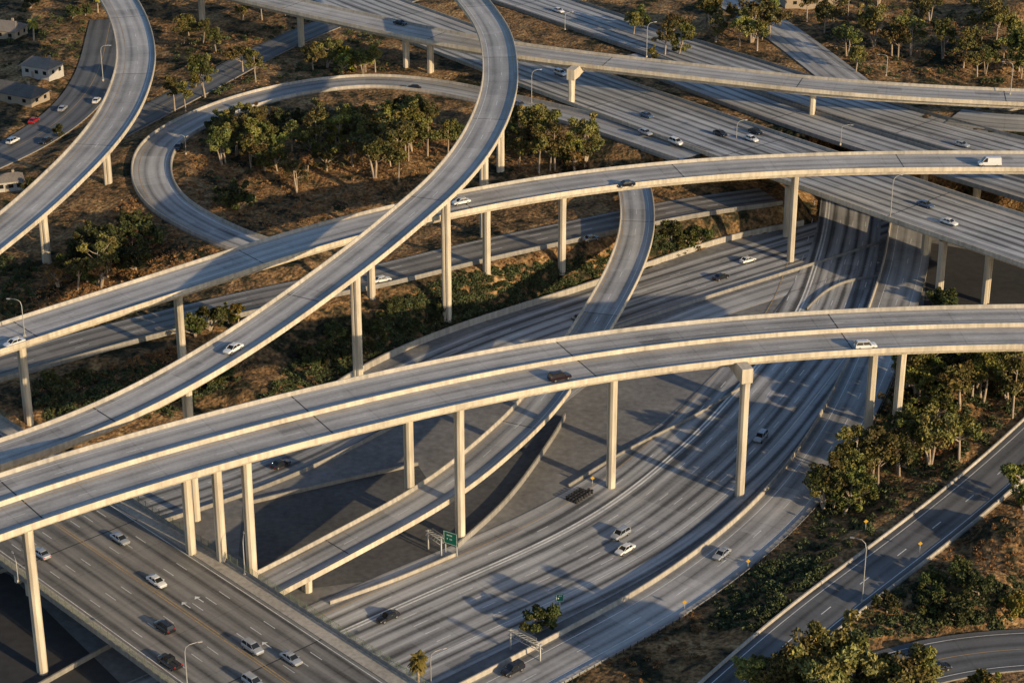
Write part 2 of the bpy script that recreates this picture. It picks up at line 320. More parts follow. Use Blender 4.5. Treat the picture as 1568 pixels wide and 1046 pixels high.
def endcap(mb,p,prof):
    for i in(0,len(p.P)-1):
        P=p.P[i];n=p.N[i];pf=prof(p.W[i]/2);b=mb.add([(P[0]+n[0]*o,P[1]+n[1]*o,P[2]+z) for o,z in pf]);mb.face([b+j for j in range(len(pf))],'concrete')
def flyover(key,depth=2.,lines=(),deckmat='deck',lane0=0.,par=.85,side=None):
    mb=MB();p=A[key];pf=elev_prof(depth,par);M=list(EM);M[3]=deckmat
    if side: M=[side if q in('concrete','barrier') else q for q in M]
    sweep(mb,p,pf,M,lane0);endcap(mb,p,pf)
    for o,st in lines:
        if st=='d': dashes(mb,p,o)
        else: strip(mb,p,o,0,p.s[-1],.17,'white_paint' if st=='w' else 'yellow_paint')
    s=20.
    while s<p.s[-1]-20:
        P,n=at(p,s);h=float(np.interp(s,p.s,p.W))/2-.45;T=(n[1],-n[0])
        b=mb.add([(P[0]+n[0]*a*h+T[0]*c,P[1]+n[1]*a*h+T[1]*c,P[2]+.012) for a,c in((1,-.14),(1,.14),(-1,.14),(-1,-.14))]);mb.face((b,b+1,b+2,b+3),'dark');s+=62
    return mb
mb=flyover('R1',2.0,[(1.3,'y'),(5.2,'d'),(8.8,'w'),(-1.3,'y'),(-5.2,'d'),(-8.8,'w')],lane0=-1.6)
jersey(mb,A['R1'],0.3,.95,'concrete')
cols(mb,A['R1'],[(12,774,-5.5),(355,668,-5.5),(330,675,0),(293,680,6),(645,597,6),(687,588,-5.5),(942,543,0),(1345,506,3),(1372,506,-5)])
outrigger(mb,A['R1'],1105,524,-13.5)
mb.build('highway_flyover')
mb=flyover('R2',2.2,[(3.9,'y'),(.3,'d'),(-3.4,'w')],lane0=.3)
cols(mb,A['R2'],[(683,281),(546,398),(285,575),(740,205),(758,120)]);mb.build('highway_flyover')
mb=flyover('R3',2.0,[(4.6,'w'),(1.,'d'),(-2.6,'w'),],lane0=1.)
cols(mb,A['R3'],[(28,512),(268,434),(562,345),(740,305),(857,286),(1215,254)]);mb.build('highway_flyover')
mb=flyover('R4',2.0,[(4.4,'w'),(.6,'d'),(-3.2,'y')],lane0=.6)
cols(mb,A['R4'],[(160,200),(62,310)]);mb.build('highway_flyover')
mb=flyover('R7',2.0,[(4.6,'w'),(1.,'d'),(-2.6,'y')],lane0=1.)
cols(mb,A['R7'],[(308,-22),(462,12),(620,47),(655,55),(1247,132,0)]);outrigger(mb,A['R7'],892,92,-10.5);mb.build('highway_flyover')
mb=flyover('R5',1.8,[(12.6,'y')]+[(12.6-3.6*i,'d') for i in range(1,6)]+[(-9.3,'w')],'freeway',lane0=1.8)
cols(mb,A['R5'],[(1253,255,-11),(1485,341,-11),(1540,357,-7),(1400,320,6)]);mb.build('freeway_viaduct')
mb=flyover('R8',1.8,[(10,'w')]+[(10-3.6*i,'d') for i in range(1,5)]+[(-8,'y')],'freeway',lane0=2.8,side='oldconc')
mb.build('freeway_viaduct')
mb=flyover('R18',1.5,[(6,'w'),(2.4,'d'),(-1.2,'d'),(-4.8,'y')],'freeway',lane0=-1.2,side='oldconc')
cols(mb,A['R18'],[(1330,218),(1420,245),(1500,270)],1.5);mb.build('freeway_viaduct')
mb=flyover('R11',1.6,[(3.2,'w'),(-.3,'d'),(-3.7,'y')],'ramp',lane0=0)
cols(mb,A['R11'],[(905,505,0),(470,866,0)],1.6);mb.build('ramp_bridge')
mb=flyover('R13',1.5,[(12.6,'w'),(9.2,'d'),(6,'d'),(2.8,'d'),(.2,'y'),(-.4,'y'),(-4,'d'),(-7.6,'d'),(-11.2,'d'),(-14.3,'w')],'asphalt_mid',lane0=3.2,par=.8,side='oldconc')
p=A['R13']
for s0 in (118,140):
    for o in(1.5,4.6):
        P,n=at(p,s0);T=(n[1],-n[0])
        def q(a,b_): return (P[0]+n[0]*(o+b_)+T[0]*a,P[1]+n[1]*(o+b_)+T[1]*a,P[2]+.035)
        b=mb.add([q(0,-.1),q(0,.12),q(-2,.12),q(-2,-.1),q(-2.,.7),q(-2.9,0),q(-2.,-.7)]);mb.face((b,b+1,b+2,b+3),'white_paint');mb.face((b+4,b+5,b+6),'white_paint')
for sg in(1,-1):
    o=sg*16.88;s=0
    while s<p.s[-1]:
        P,n=at(p,s);mb.box((P[0]+n[0]*o,P[1]+n[1]*o,P[2]+1.6),(.1,.1,1.6),'fence');s+=2.5
    for z in(1.2,1.5,1.8,2.1,2.4):
        b1,n1=at(p,0);b2,n2=at(p,p.s[-1]);mb.tube([(b1[0]+n1[0]*o,b1[1]+n1[1]*o,b1[2]+z),(b2[0]+n2[0]*o,b2[1]+n2[1]*o,b2[2]+z)],[.045]*2,'fence',4)
    w_=3.6 if sg>0 else 2.
    sweep(mb,p,lambda h:[(sg*(h-.45),0),(sg*(h-.45),.15),(sg*(h-w_),.15),(sg*(h-w_),0)],['barrier']*4)
cols(mb,p,[(95,800,-11),(120,820,-12),(470,1046,11)],1.5);mb.build('street_overpass')
def grade(key,mat,lines=(),bars=(),lane0=0.,bh=.85,bm='barrier'):
    mb=MB();p=A[key];sweep(mb,p,lambda h:[(h,-.8),(h,0),(-h,0),(-h,-.8)],['oldconc',mat,'oldconc','oldconc'],lane0)
    for l in lines:
        o,st=l[0],l[1]
        if st=='d': dashes(mb,p,o,w=.2)
        elif st=='D': strip(mb,p,o,0,p.s[-1],.45,'white_paint')
        else: strip(mb,p,o,0,p.s[-1],.17,'white_paint' if st=='w' else 'yellow_paint')
    for sg in bars: jersey(mb,p,(lambda hw,sg=sg:sg*(hw-.35)),bh,bm)
    return mb
grade('LOOP','ramp',[(4,'w'),(-3.6,'y')],(1,-1),0).build('loop_ramp')
grade('R9','asphalt_mid',[(6,'w'),(2.4,'d'),(-1.2,'d'),(-4.8,'y')],(-1,),-1.2,.8,'oldconc').build('connector_road')
grade('M0','freeway',[(14.3,'y'),(10.7,'d'),(7.1,'D'),(6.2,'D'),(2.6,'d'),(-1.,'d'),(-4.6,'d'),(-8.2,'d'),(-11.8,'w')],(),-1.).build('freeway')
grade('M1','freeway',[(9.6,'w'),(6,'d'),(2.4,'d'),(-1.2,'d'),(-4.8,'d'),(-8.4,'y')],(-1,),-1.2,.8,'oldconc').build('freeway')
grade('M2','ramp',[(3.6,'w'),(-3.4,'w')],(),0).build('freeway_ramp')
grade('R12','ramp',[(4.2,'w'),(.6,'d'),(-3.6,'w')],(-1,),.6,1.,'barrier').build('freeway_ramp')
grade('R14','asphalt_old',[(4.2,'w'),(.3,'d'),(-4.2,'w')],(1,-1),0,.55,'barrier').build('frontage_road')
grade('R15','asphalt_old',[(0,'y'),(5.5,'w'),(-5.5,'w')],(),0).build('road')
grade('R16','ramp',[(4,'w'),(-4,'y')],(),0).build('freeway_ramp')
grade('R17','ramp',[(3,'w')],(),0).build('service_road')
grade('ST','asphalt_old',[(0,'y')],(),0).build('street')
grade('FR','asphalt_old',[(0,'y')],(),0).build('street')
def wall(name,pts,z0,h,t=.5,mat='barrier'):
    mb=MB();p=mkpath([(x,y,z0) for x,y in pts],1,10);sweep(mb,p,lambda q:[(t/2,-1),(t/2,h),(-t/2,h),(-t/2,-1)],[mat]*4);mb.build(name)
wall('retaining_wall',[(440,645),(560,566),(690,509),(900,441),(1100,373),(1230,345)],0,1.6)
wall('retaining_wall',[(700,840),(780,765),(850,668),(865,640)],0,1.3,.4,'oldconc')
wall('retaining_wall',[(380,772),(480,748),(640,712)],0,.8,.4,'oldconc')
wall('retaining_wall',[(20,1075),(90,1035),(170,990)],0,1.,.4,'oldconc')
wall('concrete_barrier',[(505,925),(600,892),(700,850)],.05,.8,.35,'barrier')
wall('concrete_barrier',[(870,745),(960,690),(1060,640),(1150,585)],.1,.6,.3,'oldconc')
wall('concrete_barrier',[(1345,425),(1300,430),(1262,448),(1235,475)],.1,.7,.3,'oldconc')
# metal guardrail along the outer edge of the curved ramp
mb=MB();p=A['R12'];o=6.9;s=90.
while s<p.s[-1]-2:
    P,n=at(p,s);mb.box((P[0]+n[0]*o,P[1]+n[1]*o,P[2]+.2),(.15,.15,1.1),'dark');s+=2.
pr=None
for s in np.arange(90,p.s[-1]-2,3.):
    P,n=at(p,s);b=mb.add([(P[0]+n[0]*(o-a),P[1]+n[1]*(o-a),P[2]+z) for a,z in((.1,.45),(.16,.6),(.1,.75),(.04,.6))])
    if pr is not None:
        for k in range(4): mb.face((pr+k,pr+(k+1)%4,b+(k+1)%4,b+k),'steel')
    pr=b
mb.build('guardrail')
# ---------- vegetation
def setcol(me,cols):
    a=me.color_attributes.new(name='col',type='FLOAT_COLOR',domain='POINT');a.data.foreach_set('color',cols.ravel())
def leafcloud(C,size,base,var=.35):
    n=len(C);a=rng.normal(size=(n,3));a/=np.linalg.norm(a,axis=1)[:,None];b=rng.normal(size=(n,3));b-=a*(a*b).sum(1)[:,None];b/=np.linalg.norm(b,axis=1)[:,None]
    s=size*rng.uniform(.6,1.3,n)[:,None];a=a*s;b=b*s*.6
    Vv=np.stack([C-a-b*.3,C+b,C+a+b*.2,C-b],1).reshape(-1,3)
    col=np.repeat(base*rng.uniform(1-var,1+var,n)[:,None],4,0);col=np.hstack([col,np.ones((len(col),1))]);return Vv,col
def treemesh(seed,h=12.,spread=3.6,bare=.35,ncl=26,per=150,base=(.075,.085,.03),size=.36,multi=1):
    global rng
    r=random.Random(seed);rng=np.random.default_rng(seed);mb=MB();ends=[]
    for k in range(multi):
        lx,ly=r.uniform(-.8,.8)*(multi>1),r.uniform(-.8,.8)*(multi>1);hh=h*r.uniform(.75,1)
        top=Vector((lx*3+r.uniform(-.8,.8),ly*3+r.uniform(-.8,.8),hh*.85));p0=Vector((lx*.3,ly*.3,-.5));mid=(p0+top)*.5+Vector((r.uniform(-.6,.6),r.uniform(-.6,.6),0))
        mb.tube([p0,mid*.6+p0*.4,mid,(mid+top)/2,top],[.34,.28,.22,.15,.06],'bark',7);ends.append(top)
        for j in range(8):
            t=r.uniform(bare,.95);st=p0.lerp(top,t);an=r.uniform(0,6.28);ln=spread*r.uniform(.5,1)*(1.15-t*.5)
            e=st+Vector((math.cos(an)*ln,math.sin(an)*ln,ln*r.uniform(.4,1.)));mb.tube([st,st.lerp(e,.5)+Vector((0,0,-.2)),e],[.14,.1,.04],'bark',5);ends.append(e)
    C=[];B=[]
    for k in range(ncl):
        e=ends[k%len(ends)]+Vector((r.gauss(0,.5),r.gauss(0,.5),r.gauss(0,.45)))*(.4+spread*.25)
        rad=r.uniform(.5,1.25)*spread*.31;n=int(per*r.uniform(.6,1.3));q=rng.normal(size=(n,3));q/=np.linalg.norm(q,axis=1)[:,None]
        q*=(rng.uniform(.35,1.1,n)**.6)[:,None]*np.array([rad,rad,rad*.75]);C.append(q+np.array(e))
        tint=r.uniform(.55,1.45);B.append(np.tile(np.array(base)*np.array([tint*r.uniform(.9,1.2),tint,tint*.8]),(n,1)))
    C=np.vstack(C);B=np.vstack(B);V2,c2=leafcloud(C,size,B)
    b=mb.add(V2.tolist());nv=b
    mi=mb.mi('leaves')
    for i in range(len(C)):
        mb.f.append((b+4*i,b+4*i+1,b+4*i+2,b+4*i+3));mb.m.append(mi);mb.uv.append(None);mb.sm.append(False)
    me=mb.build('eucalyptus_tree',link=False);cc=np.vstack([np.tile([.1,.1,.1,1],(nv,1)),c2]);setcol(me,cc);return me
EU=[treemesh(1,15,3.8,.45,27,105,(.125,.12,.042)),treemesh(2,14,4.2,.42,30,105,(.135,.125,.045)),treemesh(3,13,4.2,.38,30,105,(.105,.11,.038),multi=2),treemesh(4,16,3.8,.5,26,105,(.15,.14,.045)),
    treemesh(5,10,3.8,.3,28,105,(.11,.125,.036),multi=2),treemesh(6,14,4.6,.38,34,105,(.13,.12,.045),multi=3)]
YE=[treemesh(8,10,3.2,.3,26,105,(.22,.21,.04)),treemesh(9,8,3.2,.15,26,105,(.19,.20,.04))]
DRY=[treemesh(12,8,3.4,.3,14,50,(.17,.10,.045),multi=2)]
OAK=[treemesh(15,7,4.2,.12,40,120,(.055,.068,.026),.38,multi=2),treemesh(16,6,3.4,.1,32,120,(.06,.07,.025),.38,multi=2)]
def tree(lib,x,y,sc=1.,name='eucalyptus_tree'):
    p=G(x,y);put(name,random.choice(lib),p,random.uniform(0,6.28),(sc*random.uniform(.9,1.15),sc*random.uniform(.9,1.15),sc*random.uniform(.9,1.1)))
T_E=[(340,252,.9),(362,240,.9),(384,250,1.),(405,240,.9),(425,262,.9),(395,222,.9),(455,296,.8),(500,262,.9),(480,240,.9),(575,272,1.2),(602,250,1.15),(560,240,1.),(610,278,.8),(650,205,.9),(628,215,1.),(686,238,.8),(520,225,1.),(590,215,.9),
 (315,150,1.15),(392,128,.9),(268,172,.9),(285,175,.8),(372,112,.9),(480,112,.8),(500,105,.7),(575,112,.7),
 (825,266,1.),(806,240,.9),(850,262,1.),(870,252,.8),(840,225,1.05),(815,215,.9),(895,258,.6),(780,225,.7),
 (1038,85,1.),(1018,88,1.),(1030,62,.9),(970,55,.8),(985,45,.8),(1085,48,1.1),(1150,66,1.15),(1178,62,1.1),(1165,45,1),(1235,35,1),(1262,52,1.1),(1340,72,1.1),(1375,92,1.15),(1395,85,1.),(1445,90,1.1),(1500,62,1.1),(1545,72,1.1),(1310,112,.8),(1560,110,1.1),
 (1400,665,.9),(1440,650,1.),(1470,625,1.1),(1372,700,.9),(1425,610,1.1),(1505,620,1.),(1292,785,1.),(1320,770,.9),(1262,782,.9),(1345,745,1.),(1550,640,1.1),(1300,740,.8),(1400,620,1),
 (148,435,1.),(165,425,.8),(118,445,.8),(1568,780,1)]
for x,y,s in T_E: tree(EU,x,y,s)
for x,y,s in [(1180,1100,1.1),(1215,1105,1.2),(1255,1098,1.15),(1300,1105,1.3),(1345,1100,1.2),(1385,1100,1.1),(1330,1125,1.3),(1150,1090,.9),(1240,1120,1.3),(1370,1120,1.2),(1275,1110,1.1),(1200,1125,1.2),(1410,1120,1.1)]: tree([EU[1],EU[3],EU[5],YE[0]],x,y,s*1.1)
def grove(poly_,n,lo,hi,lib=EU,name='eucalyptus_tree',gap=2.2):
    a=np.array(poly_);mn=a.min(0);mx=a.max(0);k=0;t=0;pl=[]
    while k<n and t<n*20:
        t+=1;x=random.uniform(mn[0],mx[0]);y=random.uniform(mn[1],mx[1])
        if not inpoly(np.array([x]),np.array([y]),poly_)[0]: continue
        p=G(x,y)
        if (np.hypot(ALLR[:,0]-p.x,ALLR[:,1]-p.y)-ALLR[:,2]).min()<gap: continue
        if pl and min(math.hypot(p.x-q.x,p.y-q.y) for q in pl)<3.5: continue
        pl.append(p);s=random.uniform(lo,hi);put(name,random.choice(lib),p,random.uniform(0,6.28),(s*random.uniform(.9,1.15),s*random.uniform(.9,1.15),s));k+=1
grove([(315,215),(430,205),(640,205),(665,245),(600,262),(430,265),(325,255)],30,.7,1.05)
grove([(320,200),(480,190),(600,190),(480,215),(330,240)],10,.55,.8,OAK,'oak_tree')
grove([(1200,-10),(1480,-10),(1568,60),(1568,125),(1330,110),(1240,60)],20,.8,1.15)
grove([(250,60),(440,-10),(620,-10),(560,30),(330,100)],9,.6,.85)
grove([(460,100),(600,92),(640,112),(480,118)],6,.6,.8)
grove([(0,-10),(130,-10),(140,90),(90,80),(0,30)],6,.5,.7,OAK,'oak_tree')
grove([(1390,590),(1568,560),(1568,620),(1480,700),(1370,730),(1240,800),(1290,740)],20,.8,1.15)
grove([(1390,590),(1568,560),(1568,620),(1480,700),(1370,730),(1240,800)],8,.8,1.1,OAK,'oak_tree')
grove([(100,370),(220,350),(230,420),(110,450)],8,.8,1.1,OAK,'oak_tree')
grove([(780,190),(900,210),(900,265),(780,262)],6,.7,1.)
grove([(1380,880),(1568,870),(1568,960),(1300,1000)],6,.5,.8,OAK,'oak_tree')
grove([(940,20),(1060,30),(1200,70),(1180,90),(1020,60)],7,.7,1.)
grove([(420,590),(560,480),(700,425),(850,405),(900,400),(860,430),(700,480),(560,545)],34,.35,.6,OAK,'oak_tree',1.)
grove([(60,590),(250,565),(370,580),(250,620),(80,640)],12,.35,.6,OAK,'oak_tree',1.)
grove([(1440,425),(1568,435),(1568,465),(1440,480)],7,.5,.8,OAK,'oak_tree',1.)
for x,y,s in [(530,108,1),(545,110,.9),(515,222,1.),(300,135,.7),(560,112,.8),(350,495,.7),(365,492,.6),(1262,770,.8),(1000,92,.6),(1550,950,.8),(1500,1075,.9),(1340,690,.7),(1520,1090,.9)]: tree(YE,x,y,s,'acacia_tree')
for x,y,s in [(150,405,1.2),(175,395,1.),(130,410,1.1),(350,315,1.),(365,322,.8),(320,505,1.),(300,515,.9),(820,965,.8),(835,960,.6),(700,215,.9),(1050,380,.9),(1030,375,.9),(1070,372,.8),(90,210,.5),(45,300,.6)]: tree(OAK,x,y,s,'oak_tree')
for x,y,s in [(560,235,1.),(470,270,.9),(540,255,1.),(880,262,.8),(1430,700,1.),(1400,690,.9),(200,395,.8),(230,385,.7),(155,440,1),(90,440,.8),(1380,640,1.)]: tree(DRY,x,y,s,'dry_tree')
def scatter(name,polys,base,rad=(.6,1.6),per=100,size=.3,var=(.55,1.45)):
    Cs=[];Bs=[]
    for poly_,n in polys:
        a=np.array(poly_);lo=a.min(0);hi=a.max(0)
        X=rng.uniform(lo[0],hi[0],n*6);Y=rng.uniform(lo[1],hi[1],n*6);k=inpoly(X,Y,poly_);XY=np.stack([X[k],Y[k]],1)[:n]
        z=np.full(len(XY),7.)
        for _ in range(5):
            P=np.array([S(q[0],q[1],zz) for q,zz in zip(XY,z)]);z=.5*z+.5*terr(P[:,0],P[:,1])
        P[:,2]=terr(P[:,0],P[:,1])
        d=np.hypot(P[:,0,None]-SM[None,:nroad,0],P[:,1,None]-SM[None,:nroad,1])-SM[None,:nroad,3];ok=(d.min(1)>1.2)&~inpoly(P[:,0],P[:,1],PAV)
        for q in P[ok]:
            r=random.uniform(*rad);m_=int(per*random.uniform(.6,1.3));c=rng.normal(size=(m_,3));c/=np.linalg.norm(c,axis=1)[:,None];c*=(rng.uniform(.4,1,m_)**.5)[:,None]*r;c[:,2]=np.abs(c[:,2])*.8
            Cs.append(c+q);t=random.uniform(*var);Bs.append(np.tile(np.array(base)*t,(m_,1)))
    C=np.vstack(Cs);B=np.vstack(Bs);V2,c2=leafcloud(C,size,B);n=len(C);me=bpy.data.meshes.new(name)
    me.from_pydata(V2.tolist(),[],np.arange(4*n).reshape(-1,4).tolist());me.materials.append(MATS['leaves']);setcol(me,c2);put(name,me,(0,0,0))
LOOPP=[(280,225),(340,190),(480,165),(640,165),(690,210),(640,290),(480,345),(380,355),(290,300)]
scatter('shrub_bank',[([(400,620),(440,560),(560,480),(700,420),(850,400),(950,372),(925,425),(700,495),(560,552),(440,630)],850),([(50,580),(250,560),(380,575),(250,640),(60,650)],330),
 ([(1350,620),(1568,560),(1568,620),(1480,720),(1330,820),(1180,900),(1240,800)],300),([(1100,890),(1210,850),(1290,870),(1160,965),(1090,960)],200),
 ([(1000,335),(1090,365),(1040,395),(990,385)],90),([(1360,900),(1568,880),(1568,960),(1290,980)],180),([(0,390),(60,400),(50,480),(0,490)],80),([(280,215),(330,200),(480,170),(600,160),(700,200),(640,240),(330,280)],140),
 ([(240,70),(560,20),(600,110),(330,150)],160),([(0,20),(150,10),(120,110),(0,110)],60),([(1200,0),(1568,-10),(1568,130),(1320,120)],150),([(660,1046),(760,1000),(900,940),(1010,885),(1000,905),(720,1046)],160)],(.052,.060,.024),per=80)
scatter('dry_brush',[([(190,300),(380,360),(300,410),(100,450),(130,380)],300),(LOOPP,420),([(60,600),(260,530),(300,560),(200,600)],160),([(0,460),(120,420),(200,440),(0,490)],120),
 ([(560,400),(900,380),(880,395),(560,420)],70),([(1290,20),(1568,40),(1568,130),(1300,120)],260),([(780,230),(910,235),(900,270),(780,270)],100),([(1420,780),(1568,740),(1568,880),(1400,880)],170),([(900,1000),(1080,930),(1090,1000),(980,1046)],60),([(1400,600),(1568,560),(1568,640),(1400,720)],120)],(.22,.12,.045),(.3,.9),45,.2)
scatter('dry_grass',[(LOOPP,1300),([(190,300),(380,360),(300,410),(0,490),(0,430),(130,380)],800),([(1200,0),(1568,-10),(1568,130),(1320,120)],700),([(60,600),(260,530),(400,560),(200,600)],300),([(240,70),(560,20),(600,110),(330,150)],300)],(.36,.23,.09),(.3,.8),22,.18)
def palm(x,y,h=8.):
    mb=MB();p=G(x,y);mb.tube([(0,0,-.5),(.1,0,h*.5),(.15,0,h)],[.35,.28,.3],'bark',8)
    for k in range(60):
        an=k*2.4;el=random.uniform(-1.1,1.2);ln=random.uniform(1.7,2.4);pr=None
        for j in range(6):
            t=j/5;r=ln*t*math.cos(el*.7);z=h+ln*t*math.sin(el)-1.0*t*t;w=.55*math.sin(math.pi*(t*.85+.1))
            c=(.15+math.cos(an)*r,math.sin(an)*r,z);b=mb.add([(c[0]-math.sin(an)*w,c[1]+math.cos(an)*w,z-.15),c,(c[0]+math.sin(an)*w,c[1]-math.cos(an)*w,z-.15)])
            if pr is not None: mb.face((pr,pr+1,b+1,b),'leaves');mb.face((pr+1,pr+2,b+2,b+1),'leaves')
            pr=b
    me=mb.build('palm_tree',link=False);setcol(me,np.tile([.19,.17,.03,1],(len(me.vertices),1)));put('palm_tree',me,p)
palm(640,1058,7.5);palm(52,62,7);palm(150,20,7)
# ---------- vehicles (forward +X)
def carmesh(kind,color):
    mb=MB();pt='paint_'+color
    if kind=='sedan': Lh,hw,st=2.35,.91,[(-2.35,.8,.35,.72),(-2.28,.87,.27,.93),(-1.5,.91,.22,1.0),(-.9,.91,.2,.98),(.9,.91,.2,.94),(1.7,.89,.22,.86),(2.2,.84,.26,.74),(2.35,.74,.34,.6)];gh=[(-1.75,-1.05,.35,1.15,.96,1.45)]
    elif kind=='suv': Lh,hw,st=2.35,.95,[(-2.35,.86,.42,1.0),(-2.28,.92,.32,1.1),(-1.4,.95,.28,1.12),(1.0,.95,.28,1.1),(1.8,.93,.3,1.02),(2.25,.86,.34,.9),(2.35,.78,.42,.72)];gh=[(-2.25,-1.95,.45,1.2,1.09,1.75)]
    elif kind=='van': Lh,hw,st=2.9,1.03,[(-2.9,.96,.42,1.3),(-2.8,1.01,.32,1.35),(0,1.03,.28,1.35),(1.8,1.03,.28,1.3),(2.4,.98,.3,1.15),(2.8,.9,.36,1.),(2.9,.82,.44,.8)];gh=[(-2.84,-2.75,1.2,2.1,1.32,2.35)]
    else: Lh,hw,st=2.75,.98,[(-2.75,.93,.5,1.1),(-2.7,.96,.42,1.12),(-.6,.98,.38,1.12),(1.4,.98,.38,1.12),(2.3,.95,.4,1.06),(2.65,.9,.42,.95),(2.75,.8,.5,.8)];gh=[(-.75,-.5,.7,1.45,1.1,1.82)]
    pr=None
    for x,w,zl,zt in st:
        b=mb.add([(x,-w*.9,zl),(x,-w,zl+.2),(x,-w,zt-.14),(x,-w*.88,zt),(x,0,zt+.03),(x,w*.88,zt),(x,w,zt-.14),(x,w,zl+.2),(x,w*.9,zl)])
        if pr is not None:
            for k in range(8): mb.face((pr+k,b+k,b+k+1,pr+k+1),pt if k not in(0,7) else 'dark',sm=False)
            mb.face((pr+8,b+8,b,pr),'dark')
        else: mb.face([b+k for k in range(9)],pt)
        pr=b
    mb.face([pr+8-k for k in range(9)],pt)
    for x0,x1,x2,x3,zb,zr in gh:
        yb,yt=hw*.87,hw*.7
        b=mb.add([(x0,-yb,zb-.04),(x3,-yb,zb-.04),(x3,yb,zb-.04),(x0,yb,zb-.04),(x1,-yt,zr),(x2,-yt,zr),(x2,yt,zr),(x1,yt,zr)])
        for q in((0,1,5,4),(1,2,6,5),(2,3,7,6),(3,0,4,7)): mb.face([b+i for i in q],'glass')
        c=mb.add([(x1-.06,-yt-.03,zr-.02),(x2+.06,-yt-.03,zr-.02),(x2+.06,yt+.03,zr-.02),(x1-.06,yt+.03,zr-.02),(x1+.12,-yt+.1,zr+.06),(x2-.15,-yt+.1,zr+.06),(x2-.15,yt-.1,zr+.06),(x1+.12,yt-.1,zr+.06)])
        for q in((0,1,5,4),(1,2,6,5),(2,3,7,6),(3,0,4,7),(4,5,6,7)): mb.face([c+i for i in q],pt)
        for sg in(-1,1):
            for xb,xt in((x0,x1),(x3,x2),((x0+x3)/2-.05,(x1+x2)/2-.1)):
                mb.tube([(xb,sg*(yb+.005),zb-.02),(xt,sg*(yt+.01),zr)],[.055,.05],pt,4)
            if kind=='van':
                d=mb.add([(x0+.02,sg*(yb+.02),zb-.04),(.7,sg*(yb+.02),zb-.04),(.6,sg*(yt+.03),zr),(x1,sg*(yt+.03),zr)]);mb.face((d,d+1,d+2,d+3),pt)
            mb.box((x3-.25,sg*(hw+.08),zb+.02),(.18,.16,.13),pt)
    if kind=='pickup': mb.box((-1.7,0,1.125),(1.75,1.55,.04),'dark')
    for sg in(-1,1):
        mb.box((Lh-.2,sg*hw*.68,st[-2][3]-.12),(.26,.36,.13),'head_light');mb.box((-Lh+.06,sg*hw*.74,st[0][3]+.02),(.16,.3,.18),'tail_light')
        for wx in(-Lh*.6,Lh*.62):
            for r,o,mt in((.4,-.02,'dark'),(.33,.02,'rubber'),(.2,.035,'steel')):
                y0=sg*(hw+o);b=mb.add([(wx+math.cos(k*.5236)*r,y0,.33+math.sin(k*.5236)*r) for k in range(12)]+[(wx+math.cos(k*.5236)*r,y0-sg*.22,.33+math.sin(k*.5236)*r) for k in range(12)])
                mb.face([b+k for k in range(12)],mt)
                for k in range(12): mb.face((b+k,b+(k+1)%12,b+12+(k+1)%12,b+12+k),mt)
    return mb.build(kind+'_'+color,link=False)
CM={}
def car(kind,color,x,y,key,d=1):
    p=A[key]
    i=int(np.argmin(np.hypot(p.img[:,0]-x,(p.img[:,1]-y)*1.)));z=p.P[i,2]
    q=S(x,y+3,z+.3);q.z=z
    j=int(np.argmin(np.hypot(p.P[:,0]-q.x,p.P[:,1]-q.y)));q.z=p.P[j,2]+.02
    if (kind,color) not in CM: CM[kind,color]=carmesh(kind,color)
    nm={'sedan':'sedan_car','suv':'suv_car','van':'cargo_van','pickup':'pickup_truck'}[kind]
    put(nm,CM[kind,color],q,math.atan2(p.T[j,1],p.T[j,0])+(0 if d>0 else math.pi),1.06)
for c in [('sedan','white',855,15,'R8',1),('sedan','black',613,34,'R7',1),('sedan','black',633,133,'LOOP',1),('sedan','blue',793,158,'LOOP',1),('suv','white',858,111,'R5',1),('sedan','blue',990,176,'R5',1),('sedan','silver',988,204,'R5',1),('suv','white',1035,219,'R5',1),('sedan','black',1103,203,'R5',1),('sedan','black',1157,199,'R5',1),('sedan','white',1150,211,'R5',1),('sedan','silver',1472,220,'R8',1),('van','white',1515,250,'R3',-1),('sedan','black',958,281,'R3',-1),('sedan','white',706,308,'R3',-1),('sedan','blue',1417,312,'R5',1),('sedan','white',1453,339,'R5',1),('sedan','white',1145,397,'M1',1),('sedan','black',1104,423,'M1',1),('sedan','grey',905,365,'R9',1),('sedan','white',585,427,'R9',1),('sedan','white',22,524,'R3',-1),('sedan','white',357,533,'R2',1),('suv','darkred',857,577,'R1',1),('suv','white',1325,529,'R1',1),('sedan','black',430,709,'M1',1),('suv','silver',1165,668,'M0',-1),('suv','silver',950,817,'M0',-1),('sedan','white',957,840,'M0',-1),('sedan','black',594,943,'M0',-1),('sedan','silver',1105,847,'R12',1),('suv','black',785,1024,'R12',1),('sedan','silver',63,846,'R13',-1),('sedan','silver',184,824,'R13',1),('sedan','white',240,889,'R13',1),('suv','black',252,959,'R13',-1),('suv','silver',387,991,'R13',1),('sedan','silver',446,1007,'R13',1),('pickup','black',260,1013,'R13',-1),('suv','silver',388,1044,'R13',1),('suv','grey',1412,996,'R15',1),('sedan','black',1437,1021,'R15',1),('sedan','black',273,224,'LOOP',1),('sedan','red',52,184,'ST',1),('sedan','grey',889,485,'M1',1),('sedan','silver',96,165,'ST',1),('suv','white',20,215,'ST',1),('sedan','black',70,214,'ST',-1),('sedan','white',148,152,'ST',1)]: car(*c)
